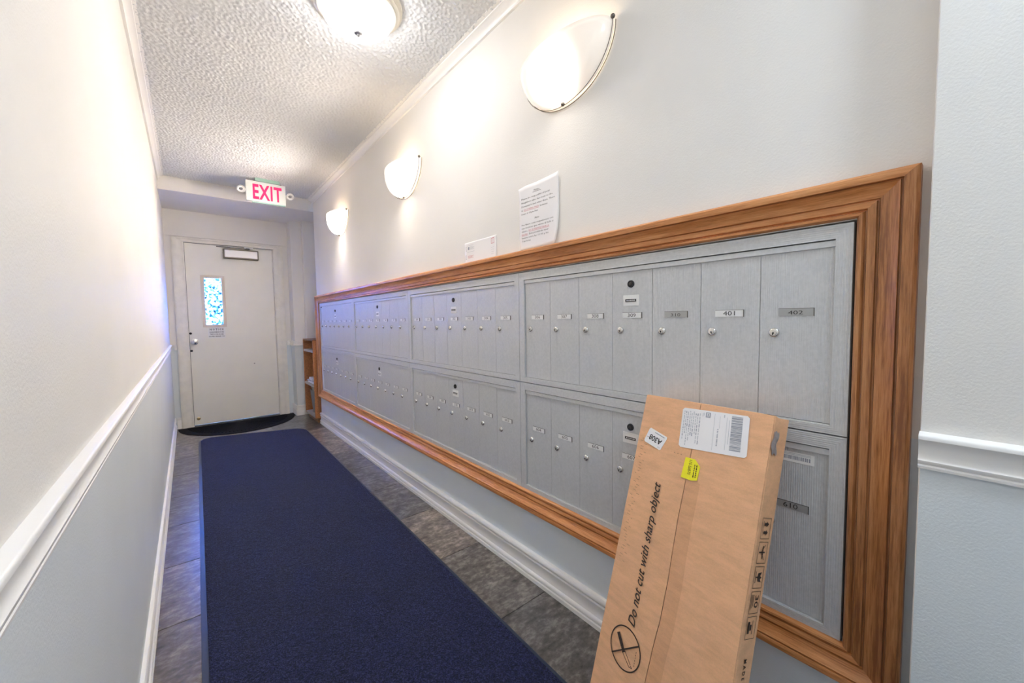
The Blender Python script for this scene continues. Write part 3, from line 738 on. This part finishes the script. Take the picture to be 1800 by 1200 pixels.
dome_lamp(.62, 1.75, 'lit glass dome lamp on the ceiling at the top of the picture')
dome_lamp(.70, -.62, 'added fill lamp in dome form on the ceiling, unseen behind the viewer', 'dome_fill')  # unseen lamp added to brighten the walls and mailboxes near the camera

# ------------------------------------------------------------------ exit sign
ex = empty('exit_sign', (.63, 4.36, ZC), label='white EXIT sign with pink-red letters and two round lamp heads under the ceiling', cat='sign')
m_ = MB(); zb, zt = 2.275-ZC, 2.460-ZC; x0, x1 = -.160, .160
m_.box((x0, 0, zb), (x1, .030, zt)); m_.obj('sign_panel', ['exit_white'], ex, bevel=.003)
m_ = MB(); fm = frame((0, -.0012, 0), (1, 0, 0), (0, 0, 1)); put_text(m_, 'EXIT', fm, .010, zb+.025, height=.135, width=.235, mi=0, align='c')
m_.obj('lettering', ['exit_red'], ex)
m_ = MB(); m_.box((-.085, .004, zt+.004), (.115, .060, -.001)); m_.obj('ceiling_canopy', ['exit_glass'], ex, bevel=.002)
m_ = MB(); m_.box((-.10, .008, zt), (-.07, .026, zt+.006)); m_.box((.10, .008, zt), (.13, .026, zt+.006)); m_.obj('hanger_bracket', ['dark'], ex)
m_ = MB(); m_.box((-.115, .006, zb-.010), (x1-.004, .024, zb)); m_.obj('lower_acrylic', ['exit_glass'], ex)
for s_, cx in ((-1, -.197), (1, .200)):
    m_ = MB(); m_.lathe([(0, .03), (.018, .028), (.030, .012), (.034, -.004), (.032, -.012), (.026, -.012), (.024, -.004), (.010, .002), (0, .002)], (0, 0, 0), 'y', 22)
    h_ = m_.obj('lamp_head', ['white'], ex, smooth=True, loc=(cx, .008, 2.371-ZC)); h_.rotation_euler = (.95, 0, -.1*s_)
    m_ = MB(); m_.lathe([(0, -.008), (.013, -.006), (.016, 0), (.0, .001)], (0, 0, 0), 'y', 14); m_.obj('lamp_lens', ['finial'], h_, smooth=True)
    m_ = MB(); m_.box((min(s_*.158, cx), .010, 2.368-ZC), (max(s_*.158, cx), .020, 2.376-ZC)); m_.obj('lamp_arm', ['white'], ex)

# ------------------------------------------------------------------ runner and half-round mat
def rounded(poly, rad, seg=8):
    out = []; n = len(poly)
    for i in range(n):
        p0, p, p1 = Vector(poly[i-1]), Vector(poly[i]), Vector(poly[(i+1) % n]); r = rad[i]
        if r == 0: out.append(tuple(p)); continue
        a = p+(p0-p).normalized()*r; b_ = p+(p1-p).normalized()*r
        for k in range(seg+1):
            t = k/seg; q = a*(1-t)**2+p*2*t*(1-t)+b_*t*t; out.append(tuple(q))
    return out
corners = [(-.058, -1.3), (.826, -1.3), (.934, 4.66), (.030, 4.94)]
def slab(m_, pts, z0, z1, mi): m_.prism([(x, y, z0) for x, y in pts], [(x, y, z1) for x, y in pts], mi)
rug = empty('runner_mat', (.44, 2, 0), label='long navy blue runner mat with rubber border down the corridor floor', cat='mat')
o_ = MB(); slab(o_, [(x-.44, y-2) for x, y in rounded(corners, [.05, .05, .16, .16])], 0.0002, .0045, 0); o_.obj('rubber_border', ['rubber'], rug, bevel=.001)
ins = [(-.058+.020, -1.28), (.826-.014, -1.28), (.934-.014, 4.655), (.030+.018, 4.925)]
o_ = MB(); slab(o_, [(x-.44, y-2) for x, y in rounded(ins, [.04, .04, .15, .15])], .004, .0095, 0); o_.obj('carpet_pile', ['carpet'], rug, bevel=.0015)
mroot = empty('door_mat', (.425, 5.52, 0), label='black half-round rubber mat against the exit door', cat='mat')
A_, B_ = .555, .60
def half(k): return [(A_*k*math.cos(PI+PI*i/40), .0+B_*k*math.sin(PI+PI*i/40)) for i in range(41)]
o_ = MB(); slab(o_, half(1), .0002, .005, 0); o_.obj('mat_base', ['black_rubber'], mroot, bevel=.001)
o_ = MB()
for i in range(1, 44):
    a = PI+PI*i/44; c, s = math.cos(a), math.sin(a)
    p0 = Vector((c*.10, s*.10)); p1 = Vector((A_*.86*c, B_*.86*s)); nrm = Vector((-s, c))*.006
    pts = [p0-nrm*.3, p0+nrm*.3, p1+nrm, p1-nrm]; slab(o_, [tuple(q) for q in pts], .005, .0085, 0)
o2 = o_.obj('rib', ['mat_rib'] if 'mat_rib' in M else ['black_rubber'], mroot); o2['kind'] = 'stuff'

# ------------------------------------------------------------------ bookcase in the recess and what is in it
bx0, bx1, by0, by1 = 1.066, 1.40, 4.785, 5.262
bc = empty('bookcase', (bx0, by0, 0), label='orange veneer bookcase standing in the recess by the column', cat='bookcase')
def bb(name, a, c, mat):
    m_ = MB(); m_.box([a[0], a[1], a[2]], [c[0], c[1], c[2]]); return m_.obj(name, [mat], bc, bevel=.001)
D = bx1-bx0; Lq = by1-by0
bb('side_panel', (0, 0, .055), (D, .019, .935), 'particle')
bb('side_panel', (0, Lq-.016, .055), (D, Lq, .948), 'particle')
bb('back_panel', (D-.008, .019, .055), (D, Lq-.016, .935), 'particle_dark')
bb('top_panel', (.004, .019, .930), (D, Lq, .945), 'particle_dark')
bb('shelf', (.002, .019, .800), (D-.008, Lq-.016, .826), 'wood_shelf')
bb('shelf', (.002, .019, .405), (D-.008, Lq-.016, .432), 'wood_shelf')
bb('shelf', (.002, .019, .055), (D-.008, Lq-.016, .075), 'wood_shelf')
bb('plinth', (.03, .02, 0), (D, Lq-.02, .055), 'particle_dark')
# bin on the bottom board, mail on the middle shelf
m_ = MB(); z0, z1 = .076, .345
r0 = [(-.09, -.10), (.09, -.10), (.09, .10), (-.09, .10)]; r1 = [(-.11, -.125), (.11, -.125), (.11, .125), (-.11, .125)]
m_.prism([(x, y, 0) for x, y in r0], [(x, y, z1-z0) for x, y in r1], 0, cap=False); m_.add([(x, y, 0.001) for x, y in r0], [(0, 1, 2, 3)])
bn = m_.mesh('waste_bin', ['bin']); bo = link('waste_bin', bn, None, (bx0+.135, by0+.20, z0)); md = bo.modifiers.new('t', 'SOLIDIFY'); md.thickness = .003
tag(bo, 'grey plastic waste bin on the bottom of the bookcase', 'bin')
m_ = MB(); m_.add([(-.10, -.10, .20), (-.08, .09, .23), (.07, .10, .25), (.08, -.09, .22), (-.118, .04, .315), (-.112, .112, .355), (-.02, .11, .30)], [(0, 1, 2, 3), (0, 4, 5, 6), (1, 5, 6)], 0)
pp = m_.mesh('waste_paper', ['paper']); po = link('waste_paper', pp, None, (bx0+.135, by0+.20, z0)); md = po.modifiers.new('t', 'SOLIDIFY'); md.thickness = .001
tag(po, 'white paper sticking out of the waste bin', 'paper')
mags = [('bottom folded white paper in the stack on the bookcase shelf', 'paper', .0, .022, 0), ('glossy blue-grey leaflet in the middle of the stack on the bookcase shelf', 'leaf', .023, .014, .12), ('white envelope on top of the stack on the bookcase shelf', 'paper', .038, .020, -.1)]
M['leaf'] = simple('leaflet_print', (.30, .33, .45), .3, var=.5, vs=40)
for lab, mt_, dz, th_, rz in mags:
    m_ = MB()
    for q in range(3):
        e_ = .002*((q*7) % 3); m_.box((-.11+e_, -.13+e_, th_*q/3), (.11-e_, .13-e_, th_*(q+1)/3-.0006))
    o_ = m_.obj('paper_stack', [mt_], None, loc=(bx0+.125, by0+.235, .4325+dz)); o_.rotation_euler.z = rz
    tag(o_, lab, 'paper', 'papers stacked on the bookcase shelf')

# ------------------------------------------------------------------ the parcel leaning on the mailboxes
A = Vector((1.06, .643, .912)); yawb, tilt, inpl = -.172, .306, -.026
RB = Matrix.Rotation(yawb, 3, 'Z') @ Matrix.Rotation(tilt, 3, 'Y') @ Matrix.Rotation(inpl, 3, 'X')
WB, TB = .358, .065
# local axes: +x into the wall, +y away from camera (left in the picture), +z up; front face at x=0, its top left corner at A
e1 = RB @ Vector((0, -1, 0)); e2 = RB @ Vector((0, 0, -1)); e3 = RB @ Vector((1, 0, 0))
def floor_len(P): return (P.z-.0098)/(-e2.z)       # it stands on the edge of the runner
LB = min(floor_len(A), floor_len(A+e1*WB), floor_len(A+e3*TB), floor_len(A+e1*WB+e3*TB))-.0005
par = empty('cardboard_box', A, label='tall flat brown shipping carton leaning against the mailboxes', cat='box')
par.rotation_euler = RB.to_euler()
def fr(u, v, e=0.0): return Vector((-e, -u, -v))          # front-face coordinates
def sd(s, v, e=0.0): return Vector((s, -WB-e, -v))        # near side face
m_ = MB(); m_.box((.0030, -WB+.0002, -LB), (TB, 0, 0)); bd = m_.mesh('carton_body', ['card'])
bm = bmesh.new(); bm.from_mesh(bd)
bmesh.ops.bevel(bm, geom=[e for e in bm.edges], offset=.0022, segments=2, affect='EDGES', profile=.5)
for _ in range(1): bmesh.ops.subdivide_edges(bm, edges=[e for e in bm.edges if e.calc_length() > .05], cuts=24, use_grid_fill=True)
for v in bm.verts:
    n = math.sin(v.co.z*31+v.co.y*7)*.0006+math.sin(v.co.z*83+v.co.x*40)*.0004
    if v.co.x < TB-.006: v.co.y += n
    if v.co.y < -WB+.02 and v.co.z > -.012: v.co.z -= .004*math.exp(-((v.co.x-.03)/.02)**2)
bm.to_mesh(bd); bm.free(); bd.polygons.foreach_set('use_smooth', [True]*len(bd.polygons)); bd.set_sharp_from_angle(angle=.6)
link('carton_body', bd, par)
def seam(v):
    pts = [(0, .178), (.12, .1752), (.2, .1735), (.31, .1715), (.45, .1745), (.55, .1725), (.62, .1665), (.7, .163), (1.1, .163)]
    for (a, x), (b_, y) in zip(pts, pts[1:]):
        if a <= v <= b_: return x+(y-x)*(v-a)/(b_-a)
    return .163
def wave(u, v):
    w_ = .0004*math.sin(v*23+u*30)+.0003*math.sin(v*61-u*17)+.0003*math.sin(u*70+v*9)
    d_ = abs(v-.60-.9*u)
    if v > .60 and d_ < .012: w_ += .0016*(1-d_/.012)
    d_ = abs(v-.66-.5*u)
    if v > .60 and d_ < .008: w_ += .0010*(1-d_/.008)
    return .0012+w_
def flap(u0, u1, name):
    n = 110; k = 12; m_ = MB(); vs = []; kk = k+1
    for back in (0, 1):
        for j in range(n+1):
            v = .002+(LB-.003)*j/n; a = u0(v); b_ = u1(v)
            for i in range(kk):
                u = a+(b_-a)*i/k
                vs.append(fr(u, v, -.0026 if back else wave(u, v)*(1 if 0 < i < k else .45)))
    o_ = (n+1)*kk
    fs = [(j*kk+i, j*kk+i+1, (j+1)*kk+i+1, (j+1)*kk+i) for j in range(n) for i in range(k)]
    fs += [tuple(o_+x for x in reversed(f)) for f in fs[:]]
    per = [i for i in range(kk)]+[j*kk+k for j in range(1, n+1)]+[n*kk+i for i in range(k-1, -1, -1)]+[j*kk for j in range(n-1, 0, -1)]
    fs += [(per[a], o_+per[a], o_+per[(a+1) % len(per)], per[(a+1) % len(per)]) for a in range(len(per))]
    m_.add(vs, fs); return link(name, m_.mesh(name, ['card'], smooth=True), par)
flap(lambda v: .0015, lambda v: seam(v)-.0009, 'front_flap')
flap(lambda v: seam(v)+.0009, lambda v: WB-.0015, 'front_flap')
m_ = MB(); m_.box((.001, -.19, -LB+.01), (.0032, -.15, -.004)); m_.obj('seam_gap', ['dark'], par)
EPS = .0026
# clear tape right of the seam
def strip(u0, u1, v0, v1, e, mat, name, n=30):
    m_ = MB(); vs = []
    for j in range(n+1):
        v = v0+(v1-v0)*j/n
        for u in (u0(v), u1(v)):
            vs.append(fr(u, v, wave(u, v)+.0004))
    m_.add(vs, [(2*j, 2*j+1, 2*j+3, 2*j+2) for j in range(n)]); return m_.obj(name, [mat], par, smooth=True)
strip(lambda v: seam(v)+.0015, lambda v: seam(v)+.040, .20, LB-.01, .0017, 'cardtape', 'packing_tape')
# shipping label
def quadmap(c, e):
    tl, tr, br, bl = [Vector(p) for p in c]
    def f(u, v):        # u across 0..1, v down 0..1
        p = (tl*(1-u)+tr*u)*(1-v)+(bl*(1-u)+br*u)*v
        return fr(p.x, p.y, e)
    return f
lc = [(.130, .020), (.306, .0125), (.313, .109), (.137, .125)]
q = quadmap(lc, EPS); qp = quadmap(lc, EPS+.0005)
m_ = MB(); r_ = .03
ring = [(r_, 0), (1-r_, 0), (1, r_*1.7), (1, 1-r_*1.7), (1-r_, 1), (r_, 1), (0, 1-r_*1.7), (0, r_*1.7)]
m_.prism([q(u, v) for u, v in ring], [q(u, v)+Vector((.0006, 0, 0)) for u, v in ring], 0)
def rq(u0, v0, u1, v1, mi=1): m_.add([qp(u0, v0), qp(u1, v0), qp(u1, v1), qp(u0, v1)], [(0, 1, 2, 3)], mi)
v = .055
while v < .90:
    w_ = random.choice([.008, .013, .02, .026]); rq(.765, v, .915, v+w_, 1); v += w_+random.choice([.008, .012, .018])
rl = random.Random(8)
for col_ in (.035, .065, .095, .13, .16, .19, .225, .255, .29):     # columns of small print
    v = .06+rl.random()*.06
    end = rl.choice([.6, .8, .93])
    while v < end:
        L_ = rl.uniform(.03, .10); rq(col_, v, col_+.013, v+L_, 2 if rl.random() < .75 else 1); v += L_+.02
for a in ((.385, .045, .455, .06), (.385, .155, .455, .17), (.385, .045, .397, .17), (.443, .045, .455, .17)): rq(*a, 1)
for a in ((.405, .075, .437, .088), (.405, .128, .437, .141), (.415, .075, .427, .141)): rq(*a, 1)
for a in ((.335, .07, .345, .16), (.355, .06, .365, .13)): rq(*a, 2)
v = .42
while v < .84: rq(.575, v, .592, v+.02, 1); v += rl.choice([.028, .033, .045])
for a in ((.52, .05, .525, .95), (.655, .05, .668, .12), (.735, .16, .742, .75), (.70, .10, .705, .9), (.60, .10, .604, .40)): rq(*a, 2)
m_.obj('shipping_label', ['paper', 'greyink', 'ltink'], par)['label'] = 'large white shipping label with a barcode'
# A308 sticker
ac = [(.037, .094), (.099, .110), (.083, .150), (.023, .136)]
q = quadmap(ac, EPS); qp2 = quadmap(ac, EPS+.0005)
m_ = MB(); m_.prism([q(u, v) for u, v in ((.04, 0), (.96, 0), (1, .1), (1, .92), (.94, 1), (.06, 1), (0, .9), (0, .1))], [q(u, v)+Vector((.0015, 0, 0)) for u, v in ((.04, 0), (.96, 0), (1, .1), (1, .92), (.94, 1), (.06, 1), (0, .9), (0, .1))], 0)
put_text(m_, 'A308', lambda x, y: qp2(1-x, y), .12, .36, height=.36, width=.70, mi=1)
put_text(m_, 'KG', lambda x, y: qp2(1-x, y), .08, .84, height=.07, width=.12, mi=2)
m_.add([qp2(.35, .10), qp2(.9, .10), qp2(.9, .15), qp2(.35, .15)], [(0, 1, 2, 3)], 2)
m_.obj('unit_sticker', ['paper', 'ink', 'greyink'], par)['label'] = 'small white sticker reading A308 upside down'
# yellow sticker
yc = [(.164, .146), (.190, .145), (.207, .160), (.205, .194), (.190, .199), (.160, .199)]
m_ = MB(); m_.prism([fr(u, v, EPS+.0006) for u, v in yc], [fr(u, v, EPS-.001) for u, v in yc], 0)
yf = lambda x, y: fr(y, x, EPS+.0012)
put_text(m_, '115-S6B70', lambda x, y: fr(.181+y*-1+.0, .150+x, EPS+.0012) if False else fr(.1765+y, .150+x, EPS+.0012), 0, 0, height=.0085, width=.036, mi=1)
rl = random.Random(4)
for uu in (.192, .198): 
    v = .158
    while v < .19: L_ = rl.uniform(.002, .006); rr = [fr(uu, v, EPS+.0012), fr(uu+.0025, v, EPS+.0012), fr(uu+.0025, v+L_, EPS+.0012), fr(uu, v+L_, EPS+.0012)]; m_.add(rr, [(0, 1, 2, 3)], 2); v += L_+.0015
m_.obj('yellow_sticker', ['yellow', 'brownink', 'olive'] if 'olive' in M else ['yellow', 'brownink', 'brownink'], par)
# big printed warning, reads bottom to top, letter tops to the left
m_ = MB(); P0 = Vector((.1075, .606)); P1 = Vector((.1055, .234)); dr = (P1-P0); Lt = dr.length; dr.normalize(); du = Vector((-abs(dr.y), 0)).normalized()
def tf(x, y):
    p = P0+dr*x+Vector((-1, 0))*y
    return fr(p.x, p.y, EPS+.0006)
put_text(m_, 'Do not cut with sharp object', tf, 0, 0, height=.0235, width=Lt, mi=0)
m_.obj('printed_warning', ['brownink'], par)['label'] = 'dark printed words Do not cut with sharp object'
m_ = MB(); C0 = Vector((.0915, .666)); Rc = .0505
def cp_(a, r): return fr(C0.x+r*math.cos(a), C0.y+r*math.sin(a), EPS+.0006)
n = 48
for i in range(n):
    a, b_ = 2*PI*i/n, 2*PI*(i+1)/n; m_.add([cp_(a, Rc), cp_(b_, Rc), cp_(b_, Rc-.0032), cp_(a, Rc-.0032)], [(0, 1, 2, 3)])
def line(p, q_, w_, mi=0):
    p = Vector(p); q_ = Vector(q_); d = (q_-p).normalized(); nn = Vector((-d.y, d.x))*w_/2
    m_.add([fr(*(p-nn), EPS+.0007), fr(*(q_-nn), EPS+.0007), fr(*(q_+nn), EPS+.0007), fr(*(p+nn), EPS+.0007)], [(0, 1, 2, 3)], mi)
line((.053, .700), (.131, .636), .0035)                       # bar across
line((.0625, .643), (.0825, .6675), .0105)                    # knife handle
line((.0825, .6675), (.0905, .6765), .0095)
for sgn in (-1, 1):
    off = Vector((.0035*sgn, -.0035*sgn)); line(Vector((.088, .674))+off, Vector((.115, .692 if sgn > 0 else .6975))+off*.3, .0016)
line((.114, .697), (.122, .696), .0015); line((.117, .692), (.122, .696), .0015)
t = 0
while t < 1: a = Vector((.126, .653)).lerp(Vector((.1265, .688)), t); b_ = Vector((.126, .653)).lerp(Vector((.1265, .688)), min(1, t+.10)); line(a, b_, .0013); t += .18
m_.obj('no_knife_symbol', ['brownink'], par)['label'] = 'printed knife in a crossed circle'
# side symbols, one printed mark each
def sl(p, q_, w_=.0012):
    p = Vector(p); q_ = Vector(q_); d = (q_-p).normalized(); nn = Vector((-d.y, d.x))*w_/2; E_ = .0011
    m_.add([sd(*(p-nn), E_), sd(*(q_-nn), E_), sd(*(q_+nn), E_), sd(*(p+nn), E_)], [(0, 1, 2, 3)])
def sp(pts): m_.add([sd(a, b_, .0011) for a, b_ in pts], [tuple(range(len(pts)))])
cells = [(.224, .268), (.275, .320), (.327, .372), (.379, .424), (.431, .476)]
s0, s1 = .014, .050
for ci_, (a, b_) in enumerate(cells):
    m_ = MB()
    sl((s0, a), (s1, a)); sl((s0, b_), (s1, b_)); sl((s0, a), (s0, b_)); sl((s1, a), (s1, b_))
    if ci_ == 0:
        for c_ in (.013, .031): sp([(.024, a+c_-.003), (.034, a+c_-.003), (.034, a+c_-.006), (.042, a+c_), (.034, a+c_+.006), (.034, a+c_+.003), (.024, a+c_+.003)])
        sl((.020, a+.006), (.020, a+.038))
    elif ci_ == 1:
        sl((.018, a+.022), (.042, a+.022), .003); sl((.034, a+.008), (.034, a+.036), .0025); sl((.042, a+.006), (.028, a+.022), .0015); sl((.042, a+.038), (.028, a+.022), .0015)
    elif ci_ == 2:
        sl((.020, a+.010), (.020, a+.034), .002); sl((.020, a+.022), (.030, a+.022), .002); sp([(.029, a+.014), (.044, a+.012), (.038, a+.020), (.044, a+.023), (.039, a+.027), (.044, a+.033), (.030, a+.031), (.027, a+.022)])
    elif ci_ == 3:
        put_text(m_, '30', lambda x, y: sd(.032+y, a+.008+x, .0011), 0, 0, height=.014, width=.026)
        for j in range(3): sl((.018+.004*j, a+.006), (.018+.004*j, a+.038-.004*j), .0015)
    else:
        sp([(.020, a+.010), (.027, a+.010), (.027, a+.034), (.020, a+.034)]); sp([(.028, a+.016), (.034, a+.016), (.034, a+.028), (.028, a+.028)]); sl((.038, a+.008), (.038, a+.036), .002)
    m_.obj('handling_mark', ['brownink'], par)
m_ = MB(); put_text(m_, 'MADE IN CHINA', lambda x, y: sd(.027+y, .517+x, .0011), 0, 0, height=.010, width=.13)
m_.obj('origin_print', ['brownink'], par)
# rows of little scuffs pressed into the far edge of the front, and specks by the label
m_ = MB(); rl = random.Random(6)
for i in range(46):
    v = .12+.36*i/46; u = .012+.012*rl.random()+.01*(i % 3 == 0); L_ = rl.uniform(.004, .012)
    m_.add([fr(u, v, EPS), fr(u+L_, v+.001, EPS), fr(u+L_, v+.0022, EPS), fr(u, v+.0016, EPS)], [(0, 1, 2, 3)])
for u, v in ((.138, .142), (.148, .142), (.128, .142)): m_.add([fr(u, v, EPS), fr(u+.003, v, EPS), fr(u+.003, v+.0025, EPS), fr(u, v+.0025, EPS)], [(0, 1, 2, 3)])
m_.obj('scuff_marks', ['scuff'], par)['kind'] = 'stuff'
# crushed corner tape
m_ = MB(); rl = random.Random(2); vs = []; nx_, ny_ = 5, 8
for j in range(ny_+1):
    for i in range(nx_+1):
        wv = math.sin(PI*j/ny_)*math.sin(PI*i/nx_)
        vs.append(sd(.002+.022*i/nx_+.004*math.sin(j), .035+.05*j/ny_+.003*math.sin(i*2), .0012+.004*wv*rl.random()))
m_.add(vs, [(j*(nx_+1)+i, j*(nx_+1)+i+1, (j+1)*(nx_+1)+i+1, (j+1)*(nx_+1)+i) for j in range(ny_) for i in range(nx_)])
m_.obj('tape_scrap', ['tape_scrap'], par, smooth=True)
